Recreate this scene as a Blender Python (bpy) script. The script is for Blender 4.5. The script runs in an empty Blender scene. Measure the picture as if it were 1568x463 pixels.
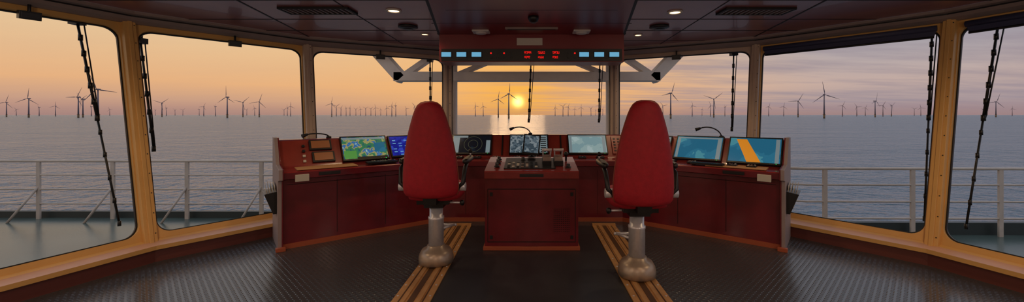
import bpy, bmesh, math, random
from mathutils import Vector, Matrix, Euler
random.seed(7)
S = bpy.context.scene
S.view_settings.view_transform = 'Standard'
S.view_settings.look = 'None'
S.view_settings.exposure = 0.0

def lin(c):
    return tuple(((v/255)/12.92 if v/255 <= 0.04045 else ((v/255+0.055)/1.055)**2.4) for v in c)

# ------------------------------------------------------------ materials
def mat(name, rgb, rough=0.5, metal=0.0, var=0.0, vscale=8.0, bump=0.0, bscale=60.0, coat=0.0, spec=0.5, emit=None, estr=0.0):
    m = bpy.data.materials.new(name); m.use_nodes = True
    nt = m.node_tree; b = nt.nodes['Principled BSDF']
    c = lin(rgb)
    b.inputs['Base Color'].default_value = (*c, 1)
    b.inputs['Roughness'].default_value = rough
    b.inputs['Metallic'].default_value = metal
    b.inputs['Coat Weight'].default_value = coat
    b.inputs['Specular IOR Level'].default_value = spec
    tc = nt.nodes.new('ShaderNodeTexCoord')
    if var > 0:
        n = nt.nodes.new('ShaderNodeTexNoise'); n.inputs['Scale'].default_value = vscale; n.inputs['Detail'].default_value = 4
        nt.links.new(tc.outputs['Object'], n.inputs['Vector'])
        r = nt.nodes.new('ShaderNodeValToRGB')
        r.color_ramp.elements[0].position = 0.3; r.color_ramp.elements[1].position = 0.7
        r.color_ramp.elements[0].color = (*[v*(1-var) for v in c], 1)
        r.color_ramp.elements[1].color = (*[min(1, v*(1+var)) for v in c], 1)
        nt.links.new(n.outputs['Fac'], r.inputs['Fac']); nt.links.new(r.outputs['Color'], b.inputs['Base Color'])
    if bump > 0:
        n = nt.nodes.new('ShaderNodeTexNoise'); n.inputs['Scale'].default_value = bscale; n.inputs['Detail'].default_value = 3
        nt.links.new(tc.outputs['Object'], n.inputs['Vector'])
        bp = nt.nodes.new('ShaderNodeBump'); bp.inputs['Strength'].default_value = bump; bp.inputs['Distance'].default_value = 0.01
        nt.links.new(n.outputs['Fac'], bp.inputs['Height']); nt.links.new(bp.outputs['Normal'], b.inputs['Normal'])
    if emit:
        b.inputs['Emission Color'].default_value = (*lin(emit), 1); b.inputs['Emission Strength'].default_value = estr
    return m

M = {}
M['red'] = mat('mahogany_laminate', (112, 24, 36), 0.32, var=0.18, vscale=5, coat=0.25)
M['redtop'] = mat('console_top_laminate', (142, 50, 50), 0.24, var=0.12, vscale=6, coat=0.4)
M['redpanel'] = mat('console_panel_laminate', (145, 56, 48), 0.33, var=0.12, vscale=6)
M['plinth'] = mat('copper_plinth', (175, 90, 60), 0.4)
M['endgrey'] = mat('console_end_reflection_grey', (155, 140, 142), 0.5, var=0.05)  # mahogany end panel, the grey of its reflection painted into the colour
M['desk'] = mat('desk_blotter_tan', (205, 155, 105), 0.6)
M['ceil'] = mat('ceiling_dark_red', (148, 86, 86), 0.32, var=0.1, vscale=2, coat=0.2)
M['ceilred'] = mat('overhead_panel_red', (122, 24, 34), 0.35)
M['seam'] = mat('ceiling_seam_dark', (18, 12, 14), 0.6)
M['cream'] = mat('window_frame_cream_lamplit', (220, 172, 104), 0.42, var=0.06, vscale=3)  # golden lamp light on the side frames is put into this cream
M['creamgrey'] = mat('window_frame_greybeige', (195, 174, 158), 0.45, var=0.06, vscale=3)
M['header'] = mat('header_grey', (140, 123, 120), 0.5, var=0.06)
M['sill'] = mat('sill_top_beige', (210, 162, 134), 0.4, var=0.05)
M['base'] = mat('baseboard_brown', (105, 55, 50), 0.5)
M['black'] = mat('black_plastic', (18, 18, 20), 0.4)
M['dark'] = mat('dark_grey_metal', (45, 45, 48), 0.4, metal=0.4)
M['white'] = mat('off_white_paint', (205, 200, 195), 0.5)
M['chair'] = mat('chair_red_fabric', (170, 22, 40), 0.6, var=0.12, vscale=25, bump=0.25, bscale=220)
M['chairtrim'] = mat('chair_piping', (150, 75, 60), 0.6)
M['steel'] = mat('brushed_steel', (225, 225, 232), 0.34, metal=0.45, var=0.05, vscale=40)
M['bronze'] = mat('satin_base_metal', (178, 162, 146), 0.36, metal=0.45, var=0.08)
M['rail'] = mat('deck_rail_brass', (205, 156, 102), 0.42, metal=0.2, var=0.12, vscale=12)
M['raildark'] = mat('rail_slot', (90, 62, 38), 0.5)
M['extwhite'] = mat('ship_white_paint', (240, 230, 220), 0.55, var=0.03)
M['extrail'] = mat('railing_grey_paint', (190, 178, 166), 0.5, var=0.08)
M['coam'] = mat('deck_coaming_dark', (38, 50, 50), 0.5)
M['turb'] = mat('turbine_haze_grey', (122, 112, 122), 0.8)  # white turbines greyed, haze and backlight painted into the base colour
M['turbfar'] = mat('turbine_far_haze_grey', (160, 138, 140), 0.9)  # paler than the near ones, distance haze put into the colour
M['turby'] = mat('turbine_base_yellow', (130, 106, 78), 0.8)
M['paper'] = mat('paper', (205, 200, 190), 0.7)
M['glow'] = mat('lamp_glow', (255, 220, 160), 0.5, emit=(255, 205, 140), estr=6)
M['cyan'] = mat('display_cyan', (60, 90, 110), 0.4, emit=(110, 180, 215), estr=0.8)
M['redled'] = mat('led_red', (220, 20, 20), 0.4, emit=(255, 25, 20), estr=1.0)
M['green'] = mat('led_green', (20, 220, 100), 0.4, emit=(30, 230, 110), estr=1.0)
M['orange'] = mat('screen_orange', (120, 70, 20), 0.4, emit=(225, 140, 30), estr=0.65)
M['woodorange'] = mat('amber_panel_baked_reflection', (150, 95, 60), 0.35, emit=(150, 90, 50), estr=0.08)  # faint emission stands in for the orange reflection on these panels
M['blind'] = mat('roller_blind_navy', (60, 62, 92), 0.6)
M['scrgrey'] = mat('screen_sidebar', (40, 45, 48), 0.4, emit=(125, 140, 145), estr=0.65)
M['scrgreen'] = mat('screen_green', (30, 70, 30), 0.4, emit=(80, 165, 70), estr=0.5)
M['ring'] = mat('radar_ring', (40, 40, 30), 0.4, emit=(110, 112, 80), estr=0.5)

def screen_mat(name, kind, cols, sc=16, st=0.7):
    m = bpy.data.materials.new(name); m.use_nodes = True
    nt = m.node_tree; b = nt.nodes['Principled BSDF']
    b.inputs['Base Color'].default_value = (0.01, 0.01, 0.01, 1); b.inputs['Roughness'].default_value = 0.15
    tc = nt.nodes.new('ShaderNodeTexCoord')
    r = nt.nodes.new('ShaderNodeValToRGB'); r.color_ramp.interpolation = 'CONSTANT'
    els = r.color_ramp.elements
    while len(els) < len(cols): els.new(0.5)
    for e, (p, c) in zip(els, cols): e.position = p; e.color = (*lin(c), 1)
    if kind == 'noise':
        t = nt.nodes.new('ShaderNodeTexNoise'); t.inputs['Scale'].default_value = sc; t.inputs['Detail'].default_value = 4
        nt.links.new(tc.outputs['Object'], t.inputs['Vector']); nt.links.new(t.outputs['Fac'], r.inputs['Fac'])
    elif kind == 'vor':
        t = nt.nodes.new('ShaderNodeTexVoronoi'); t.inputs['Scale'].default_value = sc; t.distance = 'CHEBYCHEV'
        nt.links.new(tc.outputs['Object'], t.inputs['Vector'])
        sp = nt.nodes.new('ShaderNodeSeparateColor'); nt.links.new(t.outputs['Color'], sp.inputs[0]); nt.links.new(sp.outputs[0], r.inputs['Fac'])
    nt.links.new(r.outputs['Color'], b.inputs['Emission Color']); b.inputs['Emission Strength'].default_value = st
    return m
M['s_map'] = screen_mat('chart_colour_screen', 'noise', [(0, (40, 80, 120)), (0.4, (60, 130, 90)), (0.5, (170, 165, 105)), (0.56, (60, 115, 175)), (0.64, (170, 205, 200))], 9, 0.65)
M['s_blue'] = screen_mat('blue_status_screen', 'vor', [(0, (20, 30, 140)), (0.55, (30, 42, 165)), (0.85, (50, 70, 190))], 24)
M['s_radar'] = screen_mat('radar_screen', 'noise', [(0, (8, 14, 24)), (0.62, (14, 26, 40)), (0.72, (90, 90, 60))], 6)
M['s_light'] = screen_mat('pale_chart_screen', 'noise', [(0, (130, 160, 165)), (0.5, (150, 175, 175)), (0.6, (170, 190, 190))], 5)
M['s_teal'] = screen_mat('teal_chart_screen', 'noise', [(0, (35, 105, 135)), (0.52, (44, 116, 145)), (0.6, (75, 145, 160))], 3.5)
M['s_grey'] = screen_mat('conning_screen', 'vor', [(0, (60, 75, 85)), (0.4, (130, 140, 145)), (0.7, (90, 105, 115))], 34)

# clear glass
g = bpy.data.materials.new('window_glass'); g.use_nodes = True; nt = g.node_tree; nt.nodes.clear()
o = nt.nodes.new('ShaderNodeOutputMaterial')
tr = nt.nodes.new('ShaderNodeBsdfTransparent'); tr.inputs[0].default_value = (0.98, 0.985, 0.985, 1)
nt.links.new(tr.outputs[0], o.inputs[0])
M['glass'] = g

def mth(nt, op, a, bb=None, cl=False):
    n = nt.nodes.new('ShaderNodeMath'); n.operation = op; n.use_clamp = cl
    for i, v in enumerate((a, bb)):
        if v is None: continue
        if isinstance(v, (int, float)): n.inputs[i].default_value = v
        else: nt.links.new(v, n.inputs[i])
    return n.outputs[0]
# tread plate floor
f = bpy.data.materials.new('tread_plate_floor'); f.use_nodes = True; nt = f.node_tree; b = nt.nodes['Principled BSDF']
b.inputs['Base Color'].default_value = (*lin((84, 88, 94)), 1); b.inputs['Metallic'].default_value = 0.4
tc = nt.nodes.new('ShaderNodeTexCoord'); mp = nt.nodes.new('ShaderNodeMapping'); mp.inputs['Rotation'].default_value = (0, 0, math.radians(45)); mp.inputs['Scale'].default_value = (1, 1, 0.001)
nt.links.new(tc.outputs['Object'], mp.inputs['Vector'])
sx = nt.nodes.new('ShaderNodeSeparateXYZ'); nt.links.new(mp.outputs[0], sx.inputs[0])
K = 2*math.pi/0.08
a1 = mth(nt, 'SINE', mth(nt, 'MULTIPLY', sx.outputs[0], K)); a2 = mth(nt, 'SINE', mth(nt, 'MULTIPLY', sx.outputs[1], K))
pr = mth(nt, 'MULTIPLY', a1, a2)
pr = mth(nt, 'MULTIPLY', mth(nt, 'SUBTRACT', mth(nt, 'ABSOLUTE', pr), 0.45), 2.5, True)
bp = nt.nodes.new('ShaderNodeBump'); bp.inputs['Strength'].default_value = 0.55; bp.inputs['Distance'].default_value = 0.005
nt.links.new(pr, bp.inputs['Height']); nt.links.new(bp.outputs[0], b.inputs['Normal'])
nz = nt.nodes.new('ShaderNodeTexNoise'); nz.inputs['Scale'].default_value = 1.5; nz.inputs['Detail'].default_value = 6
nt.links.new(tc.outputs['Object'], nz.inputs['Vector'])
mr = nt.nodes.new('ShaderNodeMapRange'); mr.inputs[3].default_value = 0.12; mr.inputs[4].default_value = 0.30
nt.links.new(nz.outputs['Fac'], mr.inputs[0]); nt.links.new(mr.outputs[0], b.inputs['Roughness'])
M['floor'] = f
M['mat'] = mat('smooth_floor_mat', (46, 48, 54), 0.38, var=0.15, vscale=4)

# sea
s = bpy.data.materials.new('sea_water'); s.use_nodes = True; nt = s.node_tree; b = nt.nodes['Principled BSDF']
b.inputs['Base Color'].default_value = (*lin((98, 118, 134)), 1); b.inputs['Roughness'].default_value = 0.24; b.inputs['IOR'].default_value = 1.30
tc = nt.nodes.new('ShaderNodeTexCoord')
hs = None
for sc, w, st in ((0.015, 5.0, 2.0), (0.05, 2.6, 1.8), (0.18, 1.5, 1.4), (0.55, 0.9, 1.2), (1.6, 0.35, 1.1)):
    mp = nt.nodes.new('ShaderNodeMapping'); mp.inputs['Scale'].default_value = (sc/st, sc, sc); mp.inputs['Rotation'].default_value = (0, 0, 0.35)
    nt.links.new(tc.outputs['Object'], mp.inputs['Vector'])
    n = nt.nodes.new('ShaderNodeTexNoise'); n.inputs['Scale'].default_value = 1; n.inputs['Detail'].default_value = 2
    nt.links.new(mp.outputs[0], n.inputs['Vector'])
    v = mth(nt, 'MULTIPLY', n.outputs['Fac'], w)
    hs = v if hs is None else mth(nt, 'ADD', hs, v)
bp = nt.nodes.new('ShaderNodeBump'); bp.inputs['Strength'].default_value = 1.0; bp.inputs['Distance'].default_value = 2.0
nt.links.new(hs, bp.inputs['Height']); nt.links.new(bp.outputs[0], b.inputs['Normal'])
M['sea'] = s
M['deck'] = mat('deck_green_paint', (74, 90, 86), 0.24, var=0.2, vscale=1.2, bump=0.15, bscale=25)

# ------------------------------------------------------------ mesh builder
class MB:
    def __init__(s): s.bm = bmesh.new(); s.mats = []
    def mi(s, k):
        if k not in s.mats: s.mats.append(k)
        return s.mats.index(k)
    def face(s, pts, k, smooth=False):
        f = s.bm.faces.new([s.bm.verts.new(p) for p in pts]); f.material_index = s.mi(k); f.smooth = smooth; return f
    def box(s, c, size, k, T=None):
        T = T or Matrix.Identity(4); i = s.mi(k); c = Vector(c)
        vs = [s.bm.verts.new(T @ (c+Vector((x*size[0]/2, y*size[1]/2, z*size[2]/2)))) for x in (-1, 1) for y in (-1, 1) for z in (-1, 1)]
        for q in ((0, 1, 3, 2), (4, 6, 7, 5), (0, 4, 5, 1), (2, 3, 7, 6), (0, 2, 6, 4), (1, 5, 7, 3)):
            f = s.bm.faces.new([vs[j] for j in q]); f.material_index = i
    def loft(s, rings, k, cap=True, smooth=True, T=None):
        T = T or Matrix.Identity(4); i = s.mi(k)
        R = [[s.bm.verts.new(T @ Vector(p)) for p in r] for r in rings]; n = len(R[0])
        for a, b2 in zip(R[:-1], R[1:]):
            for j in range(n):
                f = s.bm.faces.new((a[j], a[(j+1) % n], b2[(j+1) % n], b2[j])); f.material_index = i; f.smooth = smooth
        if cap:
            f = s.bm.faces.new(R[0][::-1]); f.material_index = i
            f = s.bm.faces.new(R[-1]); f.material_index = i
    def cyl(s, p1, p2, r1, k, r2=None, seg=16, T=None):
        s.tube([p1, p2], [r1, r1 if r2 is None else r2], k, seg, T)
    def tube(s, pts, r, k, seg=10, T=None):
        pts = [Vector(p) for p in pts]
        if not isinstance(r, (list, tuple)): r = [r]*len(pts)
        rings = []; up = None
        for i, p in enumerate(pts):
            d = (pts[min(i+1, len(pts)-1)]-pts[max(i-1, 0)]).normalized()
            if up is None: up = Vector((0, 0, 1)) if abs(d.z) < 0.9 else Vector((1, 0, 0))
            a = d.cross(up).normalized(); up = a.cross(d).normalized()
            rings.append([p+(a*math.cos(t)+up*math.sin(t))*r[i] for t in [2*math.pi*j/seg for j in range(seg)]])
        s.loft(rings, k, T=T)
    def lathe(s, prof, k, c=(0, 0, 0), seg=32, T=None):
        s.loft([[(c[0]+r*math.cos(2*math.pi*j/seg), c[1]+r*math.sin(2*math.pi*j/seg), c[2]+z) for j in range(seg)] for r, z in prof], k, T=T)
    def beam(s, p1, p2, w, h, k):
        p1 = Vector(p1); p2 = Vector(p2); d = p2-p1; L = d.length; x = d.normalized()
        up = Vector((0, 0, 1)) if abs(x.z) < 0.95 else Vector((0, 1, 0))
        y = up.cross(x).normalized(); z = x.cross(y)
        T = Matrix((x, y, z)).transposed().to_4x4(); T.translation = (p1+p2)/2
        s.box((0, 0, 0), (L, w, h), k, T)
    def done(s, name, bevel=0.0, parent=None, T=None):
        bmesh.ops.recalc_face_normals(s.bm, faces=s.bm.faces)
        me = bpy.data.meshes.new(name); s.bm.to_mesh(me); s.bm.free()
        for k in s.mats: me.materials.append(M[k])
        o = bpy.data.objects.new(name, me); S.collection.objects.link(o)
        if T is not None: o.matrix_world = T
        if bevel:
            md = o.modifiers.new('bevel', 'BEVEL'); md.width = bevel; md.segments = 2; md.limit_method = 'ANGLE'; md.angle_limit = math.radians(50)
        if parent: o.parent = parent
        return o

def offset(pts, d):
    out = []
    P = [Vector(p) for p in pts]
    for i, p in enumerate(P):
        ns = []
        if i > 0: e = (P[i]-P[i-1]).normalized(); ns.append(Vector((-e.y, e.x)))
        if i < len(P)-1: e = (P[i+1]-P[i]).normalized(); ns.append(Vector((-e.y, e.x)))
        n = sum(ns, Vector((0, 0))).normalized()
        out.append(p+n*(d/max(0.3, n.dot(ns[0]))))
    return out

# ------------------------------------------------------------ bridge shell
TOP = [(-5.30, -2.5), (-5.13, 1.97), (-4.39, 4.25), (-3.25, 5.66), (-1.42, 6.63), (1.40, 6.63), (3.25, 5.66), (4.48, 4.18), (5.2, 1.95), (5.36, -2.5)]
BOT = [(-4.63, -2.5), (-4.48, 1.80), (-3.81, 3.91), (-2.86, 5.14), (-1.28, 5.98), (1.26, 5.98), (2.86, 5.14), (3.91, 3.82), (4.56, 1.78), (4.70, -2.5)]
ZB, ZT, ZC = 0.17, 2.47, 2.55
def W(i, s, t, off=0.0):
    a = Vector((*BOT[i], ZB)); b_ = Vector((*BOT[i+1], ZB)); c = Vector((*TOP[i], ZT)); d = Vector((*TOP[i+1], ZT))
    p = (a*(1-s)+b_*s)*(1-t)+(c*(1-s)+d*s)*t
    n = (b_-a).cross(c-a).normalized()
    if n.dot(Vector((0, 1.5, 1.4))-a) < 0: n = -n
    return p-n*off
NW = len(TOP)-1
for i in range(NW):
    wl = (Vector(BOT[i+1])-Vector(BOT[i])).length; wt = (Vector(TOP[i+1])-Vector(TOP[i])).length
    w = (wl+wt)/2; h = 2.4
    mx_, my_ = 0.068/w, 0.085/h; rad = 0.12; ns = 8
    hole = []
    for cx, cy, a0 in ((1-mx_-rad/w, 1-my_-rad/h, 0), (mx_+rad/w, 1-my_-rad/h, 90), (mx_+rad/w, my_+rad/h, 180), (1-mx_-rad/w, my_+rad/h, 270)):
        for j in range(ns+1):
            a = math.radians(a0+90*j/ns)
            hole.append((cx+rad/w*math.cos(a), cy+rad/h*math.sin(a)))
    outer = []
    corners = [(1, 1), (0, 1), (0, 0), (1, 0)]
    for q in range(4):
        for j in range(ns+1):
            cx, cy = corners[q]; hx, hy = hole[q*(ns+1)+j]
            fr = j/ns
            if q == 0: p = (1, hy+(1-hy)*min(1, fr*2)) if fr < .5 else (1-(1-hx)*(fr-.5)*2, 1)
            elif q == 1: p = (hx*(1-min(1, fr*2)), 1) if fr < .5 else (0, 1-(1-hy)*(fr-.5)*2)
            elif q == 2: p = (0, hy*(1-min(1, fr*2))) if fr < .5 else (hx*(fr-.5)*2, 0)
            else: p = (1-(1-hx)*(1-min(1, fr*2)), 0) if fr < .5 else (1, hy*(fr-.5)*2)
            outer.append(p)
    mb = MB(); k = 'creamgrey' if i in (3, 4, 5) else 'cream'
    R = [[W(i, *p, off=0) for p in outer], [W(i, *p, off=0) for p in hole], [W(i, *p, off=0.07) for p in hole], [W(i, *p, off=0.07) for p in outer]]
    mb.loft(R, k, cap=False, smooth=False)
    def shr(p, m): return (0.5+(p[0]-0.5)*(1-2*m/w), 0.5+(p[1]-0.5)*(1-2*m/h))
    g1 = [W(i, *shr(p, -0.004), off=0.03) for p in hole]; g2 = [W(i, *shr(p, 0.012), off=0.03) for p in hole]
    g3 = [W(i, *shr(p, 0.012), off=0.05) for p in hole]
    mb.loft([g1, g2, g3], 'dark', cap=False, smooth=False)
    fr = mb.done('window_%d' % (i+1))
    mg = MB(); mg.face([W(i, *shr(p, -0.01), off=0.045) for p in hole], 'glass')
    mg.done('glass', parent=fr)

for i in range(1, len(TOP)-1):
    b_ = Vector((*BOT[i], ZB-0.02)); t_ = Vector((*TOP[i], ZT+0.03))
    ax = (t_-b_).normalized()
    inn = (Vector((0, 1.2, 0))-Vector((*BOT[i], 0))); 
    e1 = (Vector(BOT[i])-Vector(BOT[i-1])).normalized(); e2 = (Vector(BOT[i+1])-Vector(BOT[i])).normalized()
    tv = (e1+e2).normalized(); tv = Vector((tv.x, tv.y, 0)); inv = ax.cross(tv).normalized()
    if inv.dot(inn) < 0: inv = -inv
    k = 'creamgrey' if i in (3, 4, 5, 6) else 'cream'
    mb = MB()
    def prism(w0, d0, w1, d1, kk):
        rings = []
        for p in (b_, t_):
            rings.append([p-tv*w0-inv*d0, p+tv*w0-inv*d0, p+tv*w1+inv*d1, p-tv*w1+inv*d1])
        mb.loft(rings, kk, smooth=False)
    prism(0.066, 0.03, 0.048, 0.055, k)
    prism(0.020, -0.05, 0.016, 0.068, 'header' if i in (4, 5) else k)
    for q in range(12):
        p = b_.lerp(t_, (q+0.5)/12)+inv*0.055+tv*0.034
        mb.cyl(p, p+inv*0.006, 0.006, 'dark', seg=8)
    mb.done('window_post' , bevel=0.006)

def sweep(name, path, prof, mats):
    mb = MB(); cols = []
    for (d, z) in prof:
        cols.append([Vector((p.x, p.y, z)) for p in offset(path, d)])
    for j in range(len(prof)-1):
        for q in range(len(path)-1):
            mb.face([cols[j][q], cols[j][q+1], cols[j+1][q+1], cols[j+1][q]], mats[j])
    return mb.done(name)
sweep('trim_sill', BOT, [(0.05, 0.20), (0.0, 0.20), (-0.03, 0.185), (-0.15, 0.165), (-0.15, 0.125), (-0.12, 0.12)], ['cream', 'cream', 'sill', 'cream', 'dark'])
sweep('baseboard_front', BOT, [(-0.12, 0.125), (-0.12, 0.0)], ['base'])
sweep('trim_header', TOP, [(0.06, 2.44), (-0.04, 2.44), (-0.10, 2.47), (-0.13, 2.50), (-0.13, 2.515), (-0.20, 2.52), (-0.20, 2.549)], ['header', 'header', 'header', 'seam', 'header', 'header'])
sweep('wall_outer_skirt', BOT, [(0.02, 0.20), (0.04, 0.17), (0.04, -0.57)], ['extwhite', 'extwhite'])

mb = MB(); pts = offset(TOP, 0.12)
mb.loft([[(p.x, p.y, ZC) for p in pts], [(p.x, p.y, ZC+0.12) for p in pts]], 'ceil', smooth=False); ceil = mb.done('ceiling')
mb = MB(); pts = offset(BOT, 0.02)
mb.loft([[(p.x, p.y, -0.12) for p in pts], [(p.x, p.y, 0) for p in pts]], 'floor', smooth=False); mb.done('floor')
mb = MB(); mb.box((0, -2.56, 1.2), (10.9, 0.1, 2.9), 'creamgrey'); mb.done('wall_back')
mb = MB(); mb.box((0, 2.55, 0.003), (1.56, 5.1, 0.006), 'mat'); mb.done('floor_mat')

mb = MB()
def seam(p1, p2, w=0.018): mb.beam((*p1, ZC-0.001), (*p2, ZC-0.001), w, 0.006, 'seam')
for sx_ in (-1, 1):
    seam((sx_*0.80, 2.5), (sx_*1.255, 5.3), 0.03)
    seam((sx_*1.27, 5.3), (sx_*1.27, 6.5))
    seam((sx_*2.6, 2.5), (sx_*3.15, 5.6))
    seam((sx_*1.85, 2.5), (sx_*2.0, 6.2), 0.01)
    seam((sx_*4.8, 1.9), (sx_*2.6, 3.6)); 
    for y in (3.2, 3.75, 4.5, 5.1, 5.8):
        seam((sx_*(0.8+0.455*max(0, (y-2.5))/2.8), y), (sx_*min(4.9, 3.0+ (5.9-y)*1.0), y), 0.01)
seam((-1.2, 4.7), (1.2, 4.7), 0.01); seam((-.9, 4.1), (.9, 4.1), 0.01)
mb.done('trim_ceiling_seams')
mb = MB(); mb.loft([[(-.80, 2.5, ZC-.003), (.80, 2.5, ZC-.003), (1.255, 5.36, ZC-.003), (-1.255, 5.36, ZC-.003)], [(-.80, 2.5, ZC+.01), (.80, 2.5, ZC+.01), (1.255, 5.36, ZC+.01), (-1.255, 5.36, ZC+.01)]], 'ceilred', smooth=False); mb.done('ceiling_centre_panel')

def vent(x, y):
    mb = MB(); z = ZC-0.012
    for dy in (-0.11, 0.11): mb.box((x, y+dy, z), (0.72, 0.02, 0.022), 'seam')
    for dx in (-0.35, 0.35): mb.box((x+dx, y, z), (0.02, 0.22, 0.022), 'seam')
    mb.box((x, y, ZC-0.004), (0.70, 0.21, 0.006), 'black')
    for j in range(13): mb.box((x-0.32+j*0.0535, y, z), (0.016, 0.2, 0.016), 'header')
    mb.done('ceiling_vent')
vent(-2.23, 4.1); vent(2.35, 4.12)
def downlight(x, y, r=0.075, e=25):
    mb = MB(); mb.lathe([(r, 0), (r, -0.012), (r*0.75, -0.014), (r*0.7, -0.004)], 'white', (x, y, ZC))
    mb.lathe([(r*0.68, -0.004), (r*0.68, -0.007)], 'glow', (x, y, ZC))
    o = mb.done('ceiling_downlight')
    l = bpy.data.lights.new('downlight_lamp', 'SPOT'); l.energy = e; l.color = (1, 0.70, 0.40); l.spot_size = math.radians(155); l.spot_blend = 0.8; l.shadow_soft_size = 0.06
    lo = bpy.data.objects.new('lamp', l); S.collection.objects.link(lo); lo.location = (x, y, ZC-0.03); lo.parent = o
for x, y in ((-1.45, 4.12), (1.53, 4.18)): downlight(x, y, 0.08, 20)
for x, y in ((-1.45, 5.32), (1.46, 5.37)): downlight(x, y, 0.06, 14)
for x, y in ((-3.4, 2.6), (3.4, 2.6)): downlight(x, y, 0.08, 42)
for x, y in ((-1.3, 1.3), (1.3, 1.3)): downlight(x, y, 0.08, 20)
for x, y in ((-2.4, 0.2), (2.4, 0.2), (0, -1.2)):  # out-of-view globes added as fill light to brighten the interior
    mb = MB(); mb.lathe([(0.09, 0), (0.09, -0.03), (0.03, -0.04), (0.03, -0.2)], 'white', (x, y, ZC))
    mb.lathe([(0.03, -0.2), (0.10, -0.24), (0.13, -0.32), (0.10, -0.40), (0.03, -0.44)], 'glow', (x, y, ZC)); o = mb.done('added_fill_globe')
    l = bpy.data.lights.new('fill_globe_light', 'POINT'); l.energy = 28; l.color = (1, 0.80, 0.62); l.shadow_soft_size = 0.13
    lo = bpy.data.objects.new('fill_light', l); S.collection.objects.link(lo); lo.location = (x, y, ZC-0.62); lo.parent = o
def speaker(x, y):
    mb = MB(); mb.lathe([(0.115, 0), (0.12, -0.02), (0.09, -0.035), (0.05, -0.04)], 'dark', (x, y, ZC)); mb.lathe([(0.085, -0.034), (0.03, -0.046)], 'black', (x, y, ZC)); mb.done('ceiling_speaker')
speaker(-1.53, 4.85); speaker(1.58, 4.85)
def detector(x, y, k='white', r=0.11):
    mb = MB(); mb.box((x, y, ZC-0.014), (r*2, r*1.6, 0.024), k); mb.lathe([(r*.7, -0.02), (r*.6, -0.045), (r*.2, -0.05)], k, (x, y, ZC)); mb.done('ceiling_loudspeaker', bevel=0.008)
detector(-0.66, 5.12); detector(0.65, 5.12)
mb = MB(); mb.lathe([(0.06, 0), (0.06, -0.03), (0.045, -0.06), (0.02, -0.075)], 'black', (0.02, 4.37, ZC)); mb.done('dome_camera')
mb = MB(); mb.box((0, 4.93, ZC-0.014), (0.66, 0.06, 0.024), 'header'); mb.box((0, 4.93, ZC-0.028), (0.6, 0.03, 0.006), 'black'); mb.done('ceiling_air_slot')

# overhead instrument panel
mb = MB(); Y = 5.35
zt = lambda py: 1.45+(176-py)*Y/600
xt = lambda px: (px-814)*Y/600
mb.box((0, Y+0.2, (zt(95)+ZC)/2), (2.52, 0.4, ZC-zt(95)), 'ceilred')
mb.box((0, Y-0.008, zt(84.5)), (2.46, 0.02, 0.165), 'black')
mb.box((xt(811), Y-0.006, zt(64)), (0.35, 0.012, 0.10), 'paper')
for px in (684, 707, 730, 894, 917, 940):
    mb.box((xt(px), Y-0.022, zt(84)), (0.155, 0.012, 0.085), 'dark'); mb.box((xt(px), Y-0.03, zt(84)), (0.13, 0.006, 0.06), 'cyan')
def digits(x0, z0, n, hgt, depth=Y-0.02):
    for j in range(n):
        x = x0+j*hgt*0.75
        w_ = hgt*0.5; t = hgt*0.14
        for sg in random.sample(range(7), 5):
            cx, cz, w2, h2 = [(0, .5, w_, t), (0, 0, w_, t), (0, -.5, w_, t), (-.25, .25, t, hgt/2), (.25, .25, t, hgt/2), (-.25, -.25, t, hgt/2), (.25, -.25, t, hgt/2)][sg]
            mb.box((x+cx*hgt, depth, z0+cz*hgt), (w2, 0.006, h2), 'redled')
for px in (804, 825, 847): digits(xt(px), zt(81), 4, 0.032); digits(xt(px), zt(88), 4, 0.026)
for px in (752, 762, 772, 783, 870, 880):
    mb.box((xt(px), Y-0.02, zt(82)), (0.02, 0.01, 0.02), 'redled' if px % 3 else 'dark'); mb.box((xt(px), Y-0.02, zt(89)), (0.03, 0.01, 0.02), 'dark')
mb.done('overhead_instrument_panel', bevel=0.004)

# ------------------------------------------------------------ console bank
A = Vector((-2.62, 4.12)); B = Vector((-1.2, 5.22))
path = [A, B, Vector((1.2, 5.22)), Vector((2.62, 4.12))]
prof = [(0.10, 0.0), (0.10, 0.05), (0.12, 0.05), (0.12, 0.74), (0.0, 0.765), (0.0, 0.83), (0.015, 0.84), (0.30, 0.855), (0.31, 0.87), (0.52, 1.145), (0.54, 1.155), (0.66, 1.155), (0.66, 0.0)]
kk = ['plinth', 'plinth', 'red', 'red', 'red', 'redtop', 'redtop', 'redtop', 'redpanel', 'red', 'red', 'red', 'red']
mb = MB(); cols = [[Vector((p.x, p.y, z)) for p in offset(path, d)] for d, z in prof]
for j in range(len(prof)-1):
    for q in range(3): mb.face([cols[j][q], cols[j][q+1], cols[j+1][q+1], cols[j+1][q]], kk[j])
for q in (0, 3): mb.face([c[q] for c in cols], 'red')
tL = (B-A).normalized(); nL = Vector((-tL.y, tL.x)); tR = Vector((tL.x, -tL.y)); nR = Vector((-nL.x, nL.y)); AR = Vector((2.62, 4.12)); tC = Vector((1, 0)); nC = Vector((0, 1))
def lf(side, s):
    if side == 'L': o, t, n = A+tL*s, tL, nL
    elif side == 'R': o, t, n = AR-tR*s, tR, nR
    else: o, t, n = Vector((s, 5.22)), tC, nC
    return Matrix(((t.x, n.x, 0, o.x), (t.y, n.y, 0, o.y), (0, 0, 1, 0), (0, 0, 0, 1)))
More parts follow.
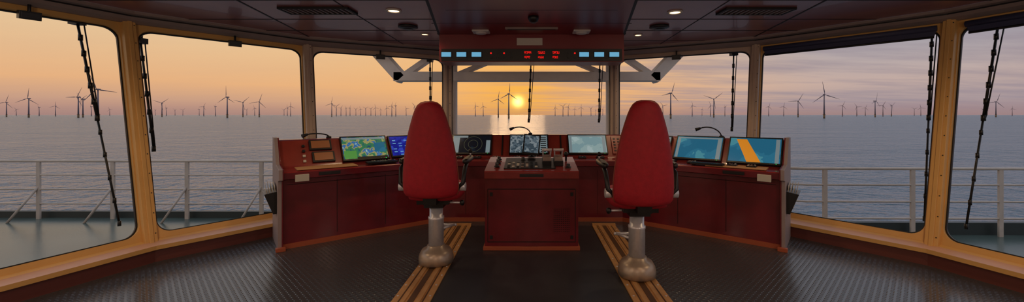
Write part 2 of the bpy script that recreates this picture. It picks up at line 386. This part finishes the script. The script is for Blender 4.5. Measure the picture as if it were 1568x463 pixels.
for side in 'LR':
    for s_ in (0.55, 1.1): mb.box((0, 0.119, 0.4), (0.006, 0.006, 0.62), 'seam', lf(side, s_))
    mb.box((0, 0.117, 0.69), (1.5, 0.006, 0.006), 'seam', lf(side, 0.8))
    T = lf(side, 0.0)
    pr_ = [(0.06, 0.0), (0.06, 0.74), (-0.03, 0.76), (-0.03, 0.87), (0.28, 0.90), (0.50, 1.185), (0.69, 1.185), (0.69, 0.0)]
    sg = -1 if side == 'L' else 1
    mb.loft([[(sg*0.0, y, z) for y, z in pr_], [(sg*0.035, y, z) for y, z in pr_]], 'endgrey', smooth=False, T=T)
    mb.loft([[(sg*-0.012, y, z) for y, z in pr_], [(sg*0.001, y, z) for y, z in pr_]], 'red', smooth=False, T=T)
    mb.box((sg*0.012, 0.05, 0.02), (0.09, 0.06, 0.04), 'plinth', T)
    T = lf(side, 0.45)
    mb.box((0, 0.16, 0.852), (0.62, 0.24, 0.012), 'desk', T)
    mb.box((0, -0.006, 0.80), (0.22, 0.012, 0.035), 'dark', T)
    mb.box((0.3 if side == 'R' else -0.27, -0.01, 0.77), (0.13, 0.03, 0.075), 'paper' , T)
for x in (-0.9, -0.6, 0.6, 0.9): mb.box((x, 5.342, 0.4), (0.006, 0.006, 0.62), 'seam')
def pframe(side, s, up=0.0, off=0.012):
    T = lf(side, s); X = T.col[0].xyz; n = T.col[1].xyz
    ang = Vector((0.21, 0.275)).normalized(); Yv = n*ang.x+Vector((0, 0, 1))*ang.y; Z = X.cross(Yv)
    c = T.translation+n*(0.415)+Vector((0, 0, 1.008))+Yv*up+Z*off
    R = Matrix((X, Yv, Z)).transposed().to_4x4(); R.translation = c; return R
for s_ in (-0.42, 0.42): mb.box((0, 0, 0), (0.02, 0.34, 0.01), 'seam', pframe('C', s_))
mb.box((0, 0, 0), (0.20, 0.30, 0.02), 'redpanel', pframe('C', 1.25))
for j in range(5):
    for q in range(3): mb.box((-0.06+q*0.06, -0.1+j*0.05, 0.012), (0.03, 0.022, 0.01), 'green' if (j, q) == (2, 2) else ('orange' if (j, q) == (0, 1) else 'dark'), pframe('C', 1.25))
for s_, up in ((0.43, 0.085), (0.45, -0.085)):
    mb.box((0, up, 0), (0.24, 0.14, 0.03), 'dark', pframe('L', s_)); mb.box((0, up, 0.018), (0.20, 0.105, 0.008), 'woodorange', pframe('L', s_))
for q in range(4): mb.box((-0.2+q*0.0, -0.13+q*0.07, 0.0), (0.03, 0.03, 0.02), 'paper' if q < 2 else 'dark', pframe('L', 0.45))
for side, rng in (('L', (1.0, 1.1, 1.2, 1.35, 1.5)), ('R', (0.3, 0.5, 0.95, 1.2, 1.4)), ('C', (-1.0, -.75, -.5, -.2, .1, .35, .7, .95))):
    for s_ in rng:
        T = lf(side, s_); mb.box((0, 0.2, 0.862), (0.10, 0.12, 0.018), 'dark', T)
        for q in range(6): mb.box((-0.03+0.03*(q % 3), 0.17+0.05*(q//3), 0.875), (0.018, 0.025, 0.01), random.choice(['paper', 'black', 'header', 'header']), T)
mb.done('bridge_console', bevel=0.004)

def monitor(side, s, w, h, k, up=0.0, extra=None):
    T = pframe(side, s, up, 0.03); mb = MB()
    b_ = 0.014
    mb.box((0, 0, -0.012), (w, h, 0.03), 'black')
    mb.box((0, h/2-b_/2, 0.005), (w, b_, 0.012), 'black'); mb.box((0, -h/2+b_*.8, 0.005), (w, b_*1.6, 0.012), 'black')
    for sg in (-1, 1): mb.box((sg*(w/2-b_/2), 0, 0.005), (b_, h, 0.012), 'black')
    mb.face([(-w/2+b_, -h/2+b_, 0.0045), (w/2-b_, -h/2+b_, 0.0045), (w/2-b_, h/2-b_, 0.0045), (-w/2+b_, h/2-b_, 0.0045)], k)
    for q in range(4): mb.box((w/2-0.05-q*0.02, -h/2+b_*.8, 0.012), (0.01, 0.006, 0.003), 'green' if q == 0 else 'header')
    if extra: extra(mb, w, h)
    mb.done('monitor', bevel=0.002, T=T)
def q_(mb, x0, y0, x1, y1, k, z=0.0065): mb.face([(x0, y0, z), (x1, y0, z), (x1, y1, z), (x0, y1, z)], k)
def ring(mb, cx, cy, r, k='ring', t=0.003, n=40):
    for j in range(n):
        a, c = 2*math.pi*j/n, 2*math.pi*(j+1)/n
        mb.face([(cx+(r-t)*math.cos(a), cy+(r-t)*math.sin(a), .0068), (cx+r*math.cos(a), cy+r*math.sin(a), .0068), (cx+r*math.cos(c), cy+r*math.sin(c), .0068), (cx+(r-t)*math.cos(c), cy+(r-t)*math.sin(c), .0068)], k)
def side_r(mb, w, h): q_(mb, w*.28, -h*.44, w*.46, h*.44, 'scrgrey'); [q_(mb, w*.3, -h*.4+j*h*.1, w*.44, -h*.35+j*h*.1, 'black', 0.008) for j in range(8)]
def ex_map(mb, w, h): q_(mb, -w*.46, h*.36, w*.46, h*.44, 'scrgrey'); q_(mb, -w*.46, -h*.42, -w*.2, -h*.1, 'scrgreen'); q_(mb, w*.2, -h*.2, w*.44, h*.2, 's_teal'); q_(mb, -w*.2, -h*.44, w*.46, -h*.36, 'black')
def ex_blue(mb, w, h): [q_(mb, -w*.4+i*w*.17, -h*.4+j*h*.13, -w*.31+i*w*.17, -h*.37+j*h*.13, 'cyan') for i in range(4) for j in range(6) if (i+j) % 3]
def ex_radar(mb, w, h):
    q_(mb, -w*.46, -h*.44, -w*.30, h*.44, 'scrgrey'); q_(mb, -w*.46, h*.34, -w*.1, h*.44, 'scrgrey')
    q_(mb, w*.36, -h*.44, w*.46, h*.2, 'scrgrey')
    for r in (.13, .07): ring(mb, w*.04, 0, r)
def ex_orange(mb, w, h):
    mb.face([(-w*.36, h*.42, .0065), (-w*.16, h*.42, .0065), (w*.14, -h*.44, .0065), (-w*.12, -h*.44, .0065)], 'orange'); q_(mb, w*.38, -h*.44, w*.45, h*.44, 'scrgrey')
def ex_teal(mb, w, h): q_(mb, w*.38, -h*.44, w*.46, h*.44, 'scrgrey'); q_(mb, -w*.46, -h*.44, -w*.40, h*.44, 'scrgrey'); q_(mb, -w*.40, h*.38, w*.38, h*.44, 'scrgrey')
monitor('L', 0.93, 0.56, 0.36, 's_map', extra=ex_map)
monitor('L', 1.47, 0.46, 0.34, 's_blue', extra=ex_blue)
monitor('C', -0.86, 0.58, 0.33, 's_radar', extra=ex_radar)
monitor('C', -0.04, 0.56, 0.33, 's_grey', extra=side_r)
monitor('C', 0.80, 0.56, 0.33, 's_light', extra=ex_teal)
monitor('R', 0.93, 0.58, 0.36, 's_teal', extra=ex_teal)
monitor('R', 0.30, 0.56, 0.37, 's_teal', extra=ex_orange)
monitor('R', 1.5, 0.44, 0.33, 's_grey', extra=side_r)

def goose(name_side, s, flip=1, h=0.10):
    T = lf(name_side, s); mb = MB()
    mb.lathe([(0.03, 0), (0.03, 0.02), (0.012, 0.03)], 'black', (0, 0.6, 1.156))
    pts = [(0, 0.6, 1.165)]
    for j in range(1, 13):
        a = j/12*math.radians(120)
        pts.append((flip*(-0.16*(1-math.cos(a))), 0.6-0.06*math.sin(a), 1.17+h*math.sin(a)))
    mb.tube(pts, 0.008, 'black', 8)
    e = Vector(pts[-1]); mb.cyl(e, e+Vector((-flip*0.06, -0.02, -0.02)), 0.014, 'black', 0.024, 12)
    mb.done('gooseneck_lamp', T=T)
goose('L', 0.55, 1, 0.05); goose('R', 0.70, 1, 0.12); goose('C', -0.02, 1, 0.10)

for side, sg in (('L', -1), ('R', 1)):
    T = lf(side, 0); mb = MB()
    mb.loft([[(sg*.037, .16, .38), (sg*.037, .46, .38), (sg*.07, .46, .38), (sg*.07, .16, .38)], [(sg*.037, .16, .62), (sg*.037, .46, .62), (sg*.15, .46, .60), (sg*.15, .16, .60)]], 'dark', smooth=False, T=T)
    for q in range(4): mb.loft([[(sg*(.045+.015*q), .19, .44), (sg*(.045+.015*q), .43, .44), (sg*(.05+.015*q), .43, .44), (sg*(.05+.015*q), .19, .44)], [(sg*(.05+.026*q), .19, .68-q*.015), (sg*(.05+.026*q), .43, .70), (sg*(.055+.026*q), .43, .70), (sg*(.055+.026*q), .19, .68-q*.015)]], 'paper', smooth=False, T=T)
    mb.done('document_holder')

for side, s_ in (('L', 1.05), ('R', 0.75)):
    T = lf(side, s_) @ Matrix.Translation((0, 0.09, 0.868)); mb = MB()
    mb.box((0, 0, 0), (0.36, 0.12, 0.016), 'black')
    for i in range(13):
        for j in range(4): mb.box((-0.165+i*0.0275, -0.042+j*0.028, 0.010), (0.022, 0.022, 0.006), 'dark')
    mb.done('keyboard', T=T)

# ------------------------------------------------------------ centre pedestal
mb = MB(); hw = 0.50
def ext(pr_, x0, x1, k): mb.loft([[(x0, y, z) for y, z in pr_], [(x1, y, z) for y, z in pr_]], k, smooth=False)
ext([(4.16, 0.007), (4.16, 0.045), (4.80, 0.045), (4.80, 0.007)], -0.515, 0.515, 'plinth')
ext([(4.19, 0.04), (4.19, 0.79), (4.78, 0.79), (4.78, 0.04)], -hw, hw, 'red')
ext([(4.13, 0.775), (4.13, 0.845), (4.15, 0.855), (4.76, 0.935), (4.80, 0.935), (4.80, 0.775)], -hw, hw, 'redtop')
mb.box((0, 4.188, 0.655), (0.94, 0.006, 0.008), 'seam'); mb.box((0, 4.188, 0.09), (0.94, 0.006, 0.008), 'seam')
for sg in (-1, 1): mb.box((sg*0.468, 4.188, 0.37), (0.006, 0.006, 0.57), 'seam')
for sg in (-1, 1):
    for z in (0.14, 0.6): mb.box((sg*0.43, 4.186, z), (0.03, 0.01, 0.04), 'dark')
for i in range(9):
    for j in range(12): mb.box((0.24+i*0.02, 4.187, 0.2+j*0.022), (0.009, 0.005, 0.009), 'seam')
mb.box((0, 4.126, 0.81), (0.25, 0.012, 0.03), 'dark')
P = Matrix.Translation((0, 4.15, 0.857)) @ Matrix.Rotation(math.atan2(0.08, 0.61), 4, 'X')
mb.box((-0.02, 0.3, 0.004), (0.56, 0.46, 0.012), 'dark', P)
for i in range(7):
    for j in range(4):
        mb.box((-0.25+i*0.05, 0.12+j*0.055, 0.014), (0.03, 0.03, 0.012), random.choice(['black', 'header', 'paper', 'black', 'redled' if i == 5 and j == 3 else 'black']), P)
for x, y in ((-0.38, 0.15), (-0.38, 0.3), (-0.38, 0.45), (0.4, 0.12), (-0.1, 0.43)):
    mb.lathe([(0.032, 0), (0.032, 0.01), (0.02, 0.012), (0.018, 0.04)], 'black', (x, y, 0.004), 16, P)
for x in (0.17, 0.30):
    mb.box((x, 0.28, 0.03), (0.10, 0.2, 0.055), 'dark', P)
    mb.loft([[(x+t, .28+.09*math.cos(a), .03+.075*math.sin(a)) for a in [math.pi*j/10 for j in range(11)]] for t in (-.045, .045)], 'header', T=P)
    for sg in (-1, 1): mb.cyl((x+sg*.04, .28, .07), (x+sg*.045, .25, .17), 0.008, 'steel', T=P, seg=8)
    mb.cyl((x-.055, .25, .17), (x+.055, .25, .17), 0.017, 'steel', T=P, seg=12)
mb.cyl((0.40, .42, 0), (0.40, .42, 0.06), 0.012, 'black', T=P, seg=10); mb.lathe([(0.012, 0.05), (0.026, 0.07), (0.028, 0.09), (0.012, 0.11)], 'black', (0.40, .42, 0), 16, P)
mb.done('centre_control_pedestal', bevel=0.005)
T = Matrix.Translation((0.0, 4.66, 0.945)); mb = MB()
mb.lathe([(0.05, 0), (0.05, 0.012), (0.015, 0.02), (0.012, 0.10)], 'black')
tb = mb.done('tablet_display', bevel=0.002, T=T)
mb = MB(); R2 = Matrix.Translation((0.0, -0.02, 0.15)) @ Matrix.Rotation(math.radians(68), 4, 'X') @ Matrix.Rotation(math.radians(-6), 4, 'Z')
mb.box((0, 0, 0), (0.20, 0.25, 0.02), 'black', R2)
c4 = [R2 @ Vector(v) for v in ((-.085, -.10, .0115), (.085, -.10, .0115), (.085, .11, .0115), (-.085, .11, .0115))]; mb.face(c4, 's_grey')
mb.done('screen', parent=tb)

# ------------------------------------------------------------ helm chairs
def chair(x, y, inner):
    mb = MB()
    mb.lathe([(0.165, 0.0), (0.165, 0.05), (0.155, 0.085), (0.135, 0.12), (0.095, 0.135), (0.085, 0.16), (0.078, 0.165)], 'bronze', (0, 0, 0.032))
    mb.lathe([(0.072, 0.19), (0.072, 0.44), (0.076, 0.445), (0.076, 0.465), (0.064, 0.47), (0.064, 0.62)], 'steel')
    mb.box((0, 0.03, 0.63), (0.30, 0.34, 0.04), 'black'); mb.box((0, 0.0, 0.595), (0.18, 0.22, 0.05), 'dark')
    mb.cyl((0, 0, .605), (inner*.26, -.10, .62), 0.009, 'steel'); mb.lathe([(0.012, -.02), (0.024, 0), (0.02, 0.025), (0.008, 0.03)], 'black', (inner*.27, -.10, .615), 12)
    def se(hx, hy, cy, z, n=3.0, seg=40, bow=0.0):
        r = []
        for j in range(seg):
            t = 2*math.pi*j/seg; c, s_ = math.cos(t), math.sin(t)
            px_ = hx*math.copysign(abs(c)**(2/n), c); py_ = hy*math.copysign(abs(s_)**(2/n), s_)
            r.append((px_, cy+py_+bow*(px_/hx)**2, z))
        return r
    mb.loft([se(.20, .21, .06, .645, 4), se(.245, .25, .06, .66, 4), se(.255, .26, .06, .70, 4), se(.25, .255, .06, .75, 4), se(.21, .22, .06, .78, 4)], 'chair')
    lv = [(.690, .17, .03), (.697, .205, .05), (.712, .232, .065), (.74, .247, .075), (.80, .252, .08), (.90, .250, .08), (1.0, .241, .08), (1.1, .228, .078), (1.2, .210, .075), (1.3, .187, .07), (1.38, .164, .066), (1.45, .142, .06), (1.50, .122, .053), (1.535, .100, .045), (1.557, .072, .034), (1.567, .035, .018)]
    mb.loft([se(w_, d_, -0.23-0.09*(z-.65), z, 2.7, bow=0.045) for z, w_, d_ in lv], 'chair')
    pip = []
    for z, w_, d_ in lv[2:]: pip.append((w_+.001, -0.23-0.09*(z-.65)+.045, z))
    pip += [(-a, b2, c2) for a, b2, c2 in pip[::-1]]
    mb.tube(pip, 0.006, 'chairtrim', 8)
    mb.box((0, -.20, .66), (.12, .10, .06), 'black')
    for sg in (-1, 1):
        mb.tube([(sg*.22, -.16, .74), (sg*.29, -.17, .82), (sg*.30, -.12, .95), (sg*.30, -.02, .985)], 0.020, 'dark', 10)
        mb.cyl((sg*.24, -.14, .78), (sg*.31, -.14, .78), 0.04, 'steel')
        mb.loft([se(.022, .17, .06, .985, 3), se(.036, .19, .06, .995, 3), se(.038, .19, .06, 1.02, 3), se(.026, .175, .06, 1.035, 3)], 'black', T=Matrix.Translation((sg*.30, 0, 0)))
    mb.cyl((inner*.30, .2, 1.03), (inner*.30, .2, 1.07), .008, 'steel', seg=8); mb.lathe([(.01, 0), (.02, .01), (.02, .03), (.008, .04)], 'black', (inner*.30, .2, 1.06), 12)
    mb.cyl((-.14, .30, .30), (.14, .30, .30), .014, 'steel'); 
    for sg in (-1, 1): mb.cyl((sg*.12, .30, .30), (sg*.05, .03, .34), .012, 'steel')
    return mb.done('helm_chair', T=Matrix.Translation((x, y, 0)))
chair(-0.925, 3.80, 1); chair(0.937, 3.49, -1)

for x in (-0.93, 0.935):
    mb = MB(); y0, y1 = -1.0, 5.1; L = y1-y0; c = (y0+y1)/2
    mb.box((x, c, 0.008), (0.30, L, 0.016), 'rail')
    for dx in (-0.06, 0.06): mb.box((x+dx, c, 0.020), (0.035, L, 0.012), 'rail'); mb.box((x+dx*1.55, c, 0.0168), (0.012, L, 0.002), 'raildark')
    mb.box((x, c, 0.017), (0.05, L, 0.003), 'raildark')
    for sg in (-1, 1):
        for j in range(30): mb.lathe([(0.009, 0), (0.009, 0.003), (0.004, 0.004)], 'steel', (x+sg*0.128, y0+0.1+j*0.2, 0.016), 10)
    mb.box((x, y1-0.02, 0.02), (0.30, 0.04, 0.04), 'rail')
    mb.done('chair_floor_rail', bevel=0.002)

# ------------------------------------------------------------ window wipers, floodlights, blinds
def wiper(i, s0, s1, t0=0.98, t1=0.1, two=True):
    mb = MB(); o_ = 0.12
    p0 = W(i, s0, t0, o_); p1 = W(i, s1, t1, o_)
    mid = p0.lerp(p1, 0.48)
    off = (W(i, s0+0.02, t0, o_)-p0)
    mb.cyl(p0, mid, 0.011, 'black', seg=8); mb.cyl(p0+off, mid+off*0.3, 0.006, 'black', seg=8)
    for q in range(7):
        a = p0.lerp(mid, q/6); mb.cyl(a+Vector((0, 0, .03)), a-Vector((0, 0, .03)), 0.018, 'black', seg=8)
    if two:
        mb.cyl(p0.lerp(p1, .48), p1, 0.009, 'black', seg=8)
        for q in range(5):
            a = p0.lerp(p1, .55+.44*q/4); mb.cyl(a+Vector((0, 0, .025)), a-Vector((0, 0, .025)), 0.014, 'black', seg=8)
    mb.box(p0, (0.09, 0.09, 0.06), 'black')
    mb.cyl(W(i, s0, 1.0, 0.0), p0, 0.02, 'black', seg=8)
    mb.done('window_wiper')
wiper(1, 0.86, 0.93); wiper(2, 0.06, 0.09, .93, -.15, False); wiper(3, 0.87, 0.87, .97, 0.1, False)
wiper(4, 0.5, 0.47, .97, .05, False); wiper(4, 0.92, 0.91, .97, .05, False); wiper(5, 0.86, 0.87, .97, -.05, False)
wiper(6, 0.92, 0.95); wiper(7, 0.13, 0.08)
def flood(i, s):
    p = W(i, s, 0.94, -0.05); mb = MB()
    d = (Vector((0, 1.2, 1.6))-p).normalized(); T = d.to_track_quat('Y', 'Z').to_matrix().to_4x4(); T.translation = p
    mb.box((0, 0, 0), (0.13, 0.08, 0.075), 'black', T); mb.box((0, 0.042, 0), (0.11, 0.006, 0.055), 'dark', T); mb.cyl(p, p+Vector((0, 0, 0.10)), 0.012, 'black', seg=8)
    mb.done('floodlight', bevel=0.004)
flood(1, .70); flood(2, .52); flood(3, .48); flood(5, .48)
for i in (6, 7):
    mb = MB(); a = W(i, 0.06, 0.955, -0.05); b_ = W(i, 0.95, 0.955, -0.05)
    mb.cyl(a, b_, 0.032, 'blind'); a2 = W(i, 0.07, 0.915, -0.04); b2 = W(i, 0.94, 0.915, -0.04)
    mb.face([a, b_, b2, a2], 'blind'); mb.cyl(a2, b2, 0.012, 'dark'); mb.done('roller_blind')

# ------------------------------------------------------------ exterior: deck, railing, frame
DZ = -0.58
RP = [Vector((-14.5, 7.65)), Vector((-1.5, 7.6)), Vector((1.5, 7.45)), Vector((4.6, 6.55)), Vector((14.5, 6.45))]
eo = offset(RP, 0.13); e2 = offset(RP, 0.20); e1 = offset(RP, 0.10)
mb = MB()
mb.loft([[(-14.5, -2.1, DZ-.2)]+[(p.x, p.y, DZ-.2) for p in e1]+[(14.5, -2.1, DZ-.2)], [(-14.5, -2.1, DZ)]+[(p.x, p.y, DZ) for p in e1]+[(14.5, -2.1, DZ)]], 'deck', smooth=False); mb.done('outer_deck')
mb = MB()
hts = [DZ+.12, DZ+.12, DZ+.14, DZ+.20, DZ+.20]
for q in range(4):
    for A_, B_, kk_ in ((e1, e1, 'coam'), (e2, e2, 'coam')):
        mb.face([(A_[q].x, A_[q].y, DZ-.2), (A_[q+1].x, A_[q+1].y, DZ-.2), (A_[q+1].x, A_[q+1].y, hts[q+1]), (A_[q].x, A_[q].y, hts[q])], kk_)
    mb.face([(e1[q].x, e1[q].y, hts[q]), (e1[q+1].x, e1[q+1].y, hts[q+1]), (e2[q+1].x, e2[q+1].y, hts[q+1]), (e2[q].x, e2[q].y, hts[q])], 'coam')
    mb.face([(e2[q].x, e2[q].y, DZ-.2), (e2[q+1].x, e2[q+1].y, DZ-.2), (e2[q+1].x, e2[q+1].y, -2.4), (e2[q].x, e2[q].y, -2.4)], 'extwhite')
mb.done('deck_coaming')
mb = MB()
for z in (0.55, 0.28, 0.0, -0.28): mb.tube([(p.x, p.y, z) for p in RP], 0.026 if z > .5 else 0.016, 'extrail', 10)
for j in range(-3, 17):
    x = -9.6+1.45*j
    for a, b_ in zip(RP[:-1], RP[1:]):
        if a.x <= x < b_.x: ry = a.y+(b_.y-a.y)*(x-a.x)/(b_.x-a.x)
    mb.box((x, ry, (0.55+DZ)/2), (0.07, 0.03, 0.55-DZ), 'extrail')
    if x < 0: mb.cyl((x, ry, 0.05), (x-0.22, ry-0.3, DZ), 0.02, 'extrail', seg=8)
mb.done('deck_railing')
mb = MB(); q = 7.3/600
def E(px, py, y=7.3): return ((px-814)*q, y, 1.45+(176-py)*q)
for px in (693, 935):
    x = (px-814)*q; mb.cyl((x, 7.3, DZ), (x, 7.3, 3.2), 0.09, 'extwhite', seg=20); mb.lathe([(0.15, 0), (0.15, 0.04), (0.1, 0.06)], 'extwhite', (x, 7.3, DZ))
mb.beam(E(606, 118), E(1008, 118), 0.3, 0.17, 'extwhite')
mb.beam(E(572, 72), E(617, 122), 0.3, 0.20, 'extwhite'); mb.beam(E(1046, 72), E(998, 122), 0.3, 0.20, 'extwhite')
mb.beam(E(620, 116), E(672, 80), 0.2, 0.10, 'extwhite'); mb.beam(E(998, 116), E(944, 80), 0.2, 0.10, 'extwhite')
mb.beam(E(703, 114), E(765, 88), 0.2, 0.08, 'extwhite'); mb.beam(E(925, 114), E(863, 88), 0.2, 0.08, 'extwhite')
mb.box((0, 7.3, 1.45+(176-70)*q), (6.4, 1.0, 0.22), 'extwhite')
mb.done('overhead_canopy_frame', bevel=0.01)

# ------------------------------------------------------------ sea and turbines
SEA = -12.05
mb = MB(); mb.face([(-60000, -3000, 0), (60000, -3000, 0), (60000, 60000, 0), (-60000, 60000, 0)], 'sea'); o = mb.done('sea'); o.location = (0, 0, SEA)
def turbine(mb, base, ang, yaw, kt, ky, seg=10, bl=50, hub=90, fat=1.0):
    T = Matrix.Translation(base) @ Matrix.Rotation(yaw, 4, 'Z')
    mb.cyl((0, 0, 0), (0, 0, 14), 3.2*fat, ky, 3.2*fat, seg, T); mb.cyl((0, 0, 14), (0, 0, 15), 5*fat, ky, 5*fat, seg, T)
    mb.cyl((0, 0, 15), (0, 0, hub-2), 2.7*fat, kt, 1.7*fat, seg, T)
    mb.box((0, 2, hub), (4*fat, 12, 4.4*fat), kt, T)
    mb.tube([(0, -4, hub), (0, -6, hub), (0, -7.5, hub)], [2.2*fat, 2*fat, .6*fat], kt, seg, T)
    for j in range(3):
        R = T @ Matrix.Translation((0, -6, hub)) @ Matrix.Rotation(ang+j*2*math.pi/3, 4, 'Y')
        rr = []
        for r_, c_, th in ((1, 1.1, 1.0), (6, 1.2, .9), (11, 2.2, .6), (bl*.5, 1.5, .45), (bl*.8, 0.9, .3), (bl-1, .45, .2), (bl, .2, .1)):
            c_ *= fat
            rr.append([(-c_*.5, 0, r_), (0, -th*fat, r_), (c_, 0, r_), (0, th*fat, r_)])
        mb.loft(rr, kt, T=R)
main = [(10, 157, .3), (44, 151, 0.1), (120, 149, .5), (127, 152, 1.2), (150, 137, -.35), (348, 149, .0), (372, 157, .8), (397, 156, .3), (508, 159, .2), (763, 152, .15), (779, 144, .05), (1027, 143, .3), (1093, 152, .9), (1222, 155, .5), (1262, 145, -.15), (1340, 155, .2), (1365, 162, .9), (1525, 156, .3), (248, 158, .9)]
for px, hy, a in main:
    d = 600*(90+SEA-1.45)/(176-hy); mb = MB()
    turbine(mb, ((px-814)/600*d, d, SEA), a, random.uniform(-.5, .5), 'turb', 'turby', bl=40 if px in (763, 779, 1027) else 50)
    mb.done('wind_turbine')
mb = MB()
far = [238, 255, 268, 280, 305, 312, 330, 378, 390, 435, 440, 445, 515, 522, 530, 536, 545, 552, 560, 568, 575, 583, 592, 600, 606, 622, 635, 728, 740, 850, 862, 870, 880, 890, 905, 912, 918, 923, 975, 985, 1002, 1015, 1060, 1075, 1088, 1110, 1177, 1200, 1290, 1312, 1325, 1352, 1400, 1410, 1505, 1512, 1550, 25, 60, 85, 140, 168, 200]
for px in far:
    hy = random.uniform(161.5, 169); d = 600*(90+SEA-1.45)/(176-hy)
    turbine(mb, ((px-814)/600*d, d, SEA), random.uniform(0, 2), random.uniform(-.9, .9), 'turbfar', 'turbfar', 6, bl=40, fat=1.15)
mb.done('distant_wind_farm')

# ------------------------------------------------------------ world sky
w = bpy.data.worlds.new('sunset_sky'); S.world = w; w.use_nodes = True; nt = w.node_tree; nt.nodes.clear()
out = nt.nodes.new('ShaderNodeOutputWorld'); bg = nt.nodes.new('ShaderNodeBackground'); nt.links.new(bg.outputs[0], out.inputs[0])
tc = nt.nodes.new('ShaderNodeTexCoord'); nv = nt.nodes.new('ShaderNodeVectorMath'); nv.operation = 'NORMALIZE'; nt.links.new(tc.outputs['Generated'], nv.inputs[0])
sp = nt.nodes.new('ShaderNodeSeparateXYZ'); nt.links.new(nv.outputs[0], sp.inputs[0])
t = mth(nt, 'DIVIDE', sp.outputs[2], 0.45, True)
def ramp(cols):
    r = nt.nodes.new('ShaderNodeValToRGB'); els = r.color_ramp.elements
    while len(els) < len(cols): els.new(0.5)
    for e, (p, c) in zip(els, cols): e.position = p; e.color = (*lin(c), 1)
    return r
rl = ramp([(0, (160, 138, 136)), (.04, (192, 152, 134)), (.14, (232, 178, 130)), (.34, (232, 196, 152)), (.6, (200, 192, 188)), (1, (192, 200, 214))])
rr = ramp([(0, (140, 134, 144)), (.04, (162, 146, 152)), (.14, (196, 172, 164)), (.3, (172, 166, 172)), (.6, (174, 180, 192)), (1, (188, 197, 212))])
nt.links.new(t, rl.inputs[0]); nt.links.new(t, rr.inputs[0])
ma = nt.nodes.new('ShaderNodeMapRange'); ma.interpolation_type = 'SMOOTHSTEP'; ma.inputs[1].default_value = 0.1; ma.inputs[2].default_value = 0.65
nt.links.new(sp.outputs[0], ma.inputs[0])
def mix(a, b_, f, bt='MIX'):
    n = nt.nodes.new('ShaderNodeMix'); n.data_type = 'RGBA'; n.blend_type = bt; n.clamp_factor = True
    for i, v in ((0, f), (6, a), (7, b_)):
        if isinstance(v, (int, float)): n.inputs[i].default_value = v
        elif isinstance(v, tuple): n.inputs[i].default_value = v
        else: nt.links.new(v, n.inputs[i])
    return n.outputs[2]
base = mix(rl.outputs[0], rr.outputs[0], ma.outputs[0])
zz = mth(nt, 'ADD', mth(nt, 'MAXIMUM', sp.outputs[2], 0.0), 0.05)
cb = nt.nodes.new('ShaderNodeCombineXYZ'); nt.links.new(mth(nt, 'DIVIDE', sp.outputs[0], zz), cb.inputs[0]); nt.links.new(mth(nt, 'DIVIDE', sp.outputs[1], zz), cb.inputs[1])
mp = nt.nodes.new('ShaderNodeMapping'); mp.inputs['Scale'].default_value = (0.35, 1.1, 1); nt.links.new(cb.outputs[0], mp.inputs[0])
cn = nt.nodes.new('ShaderNodeTexNoise'); cn.inputs['Scale'].default_value = 0.9; cn.inputs['Detail'].default_value = 7; cn.inputs['Roughness'].default_value = 0.6; nt.links.new(mp.outputs[0], cn.inputs[0])
cm = nt.nodes.new('ShaderNodeMapRange'); cm.inputs[1].default_value = 0.42; cm.inputs[2].default_value = 0.62; nt.links.new(cn.outputs['Fac'], cm.inputs[0])
side = nt.nodes.new('ShaderNodeMapRange'); side.inputs[1].default_value = -0.25; side.inputs[2].default_value = 0.3; side.inputs[3].default_value = 0.05; side.inputs[4].default_value = 0.85
nt.links.new(sp.outputs[0], side.inputs[0])
cf = mth(nt, 'MULTIPLY', cm.outputs[0], side.outputs[0])
sd = Vector((-21/600, 1, 20/600)).normalized()
dt = nt.nodes.new('ShaderNodeVectorMath'); dt.operation = 'DOT_PRODUCT'; nt.links.new(nv.outputs[0], dt.inputs[0]); dt.inputs[1].default_value = sd
dp = mth(nt, 'MAXIMUM', dt.outputs['Value'], 0.0)
g0 = mth(nt, 'POWER', dp, 11.0); base = mix(base, (*lin((250, 184, 106)), 1), mth(nt, 'MULTIPLY', g0, 0.7))
g1 = mth(nt, 'POWER', dp, 110.0); base = mix(base, (*lin((255, 180, 62)), 1), mth(nt, 'MULTIPLY', g1, 0.75))
base = mix(base, (*lin((150, 137, 148)), 1), mth(nt, 'MULTIPLY', cf, 0.75))
g2 = mth(nt, 'POWER', dp, 3000.0); base = mix(base, (1.0, 0.52, 0.07, 1), mth(nt, 'MULTIPLY', g2, 0.85))
g3 = mth(nt, 'POWER', dp, 14000.0); base = mix(base, (3.0, 2.1, 0.6, 1), g3)
hz = mth(nt, 'SUBTRACT', 1.0, mth(nt, 'DIVIDE', mth(nt, 'ABSOLUTE', sp.outputs[2]), 0.028), True)
base = mix(base, (*lin((176, 124, 110)), 1), mth(nt, 'MULTIPLY', hz, 0.45))
nt.links.new(base, bg.inputs[0]); bg.inputs[1].default_value = 1.0

sl = bpy.data.lights.new('sun', 'SUN'); sl.energy = 0.10; sl.color = (1, 0.62, 0.32); sl.angle = math.radians(8)
so = bpy.data.objects.new('sun', sl); S.collection.objects.link(so); so.rotation_euler = (sd).to_track_quat('Z', 'Y').to_euler()

# ------------------------------------------------------------ camera
cd = bpy.data.cameras.new('camera'); cam = bpy.data.objects.new('camera', cd); S.collection.objects.link(cam)
cam.location = (0, 0, 1.45); cam.rotation_euler = (math.radians(90), 0, 0)
cd.sensor_width = 36; cd.lens = 36*600/1568; cd.shift_x = -30/1568; cd.shift_y = -55.5/1568
cd.clip_end = 200000; cd.clip_start = 0.05
S.camera = cam
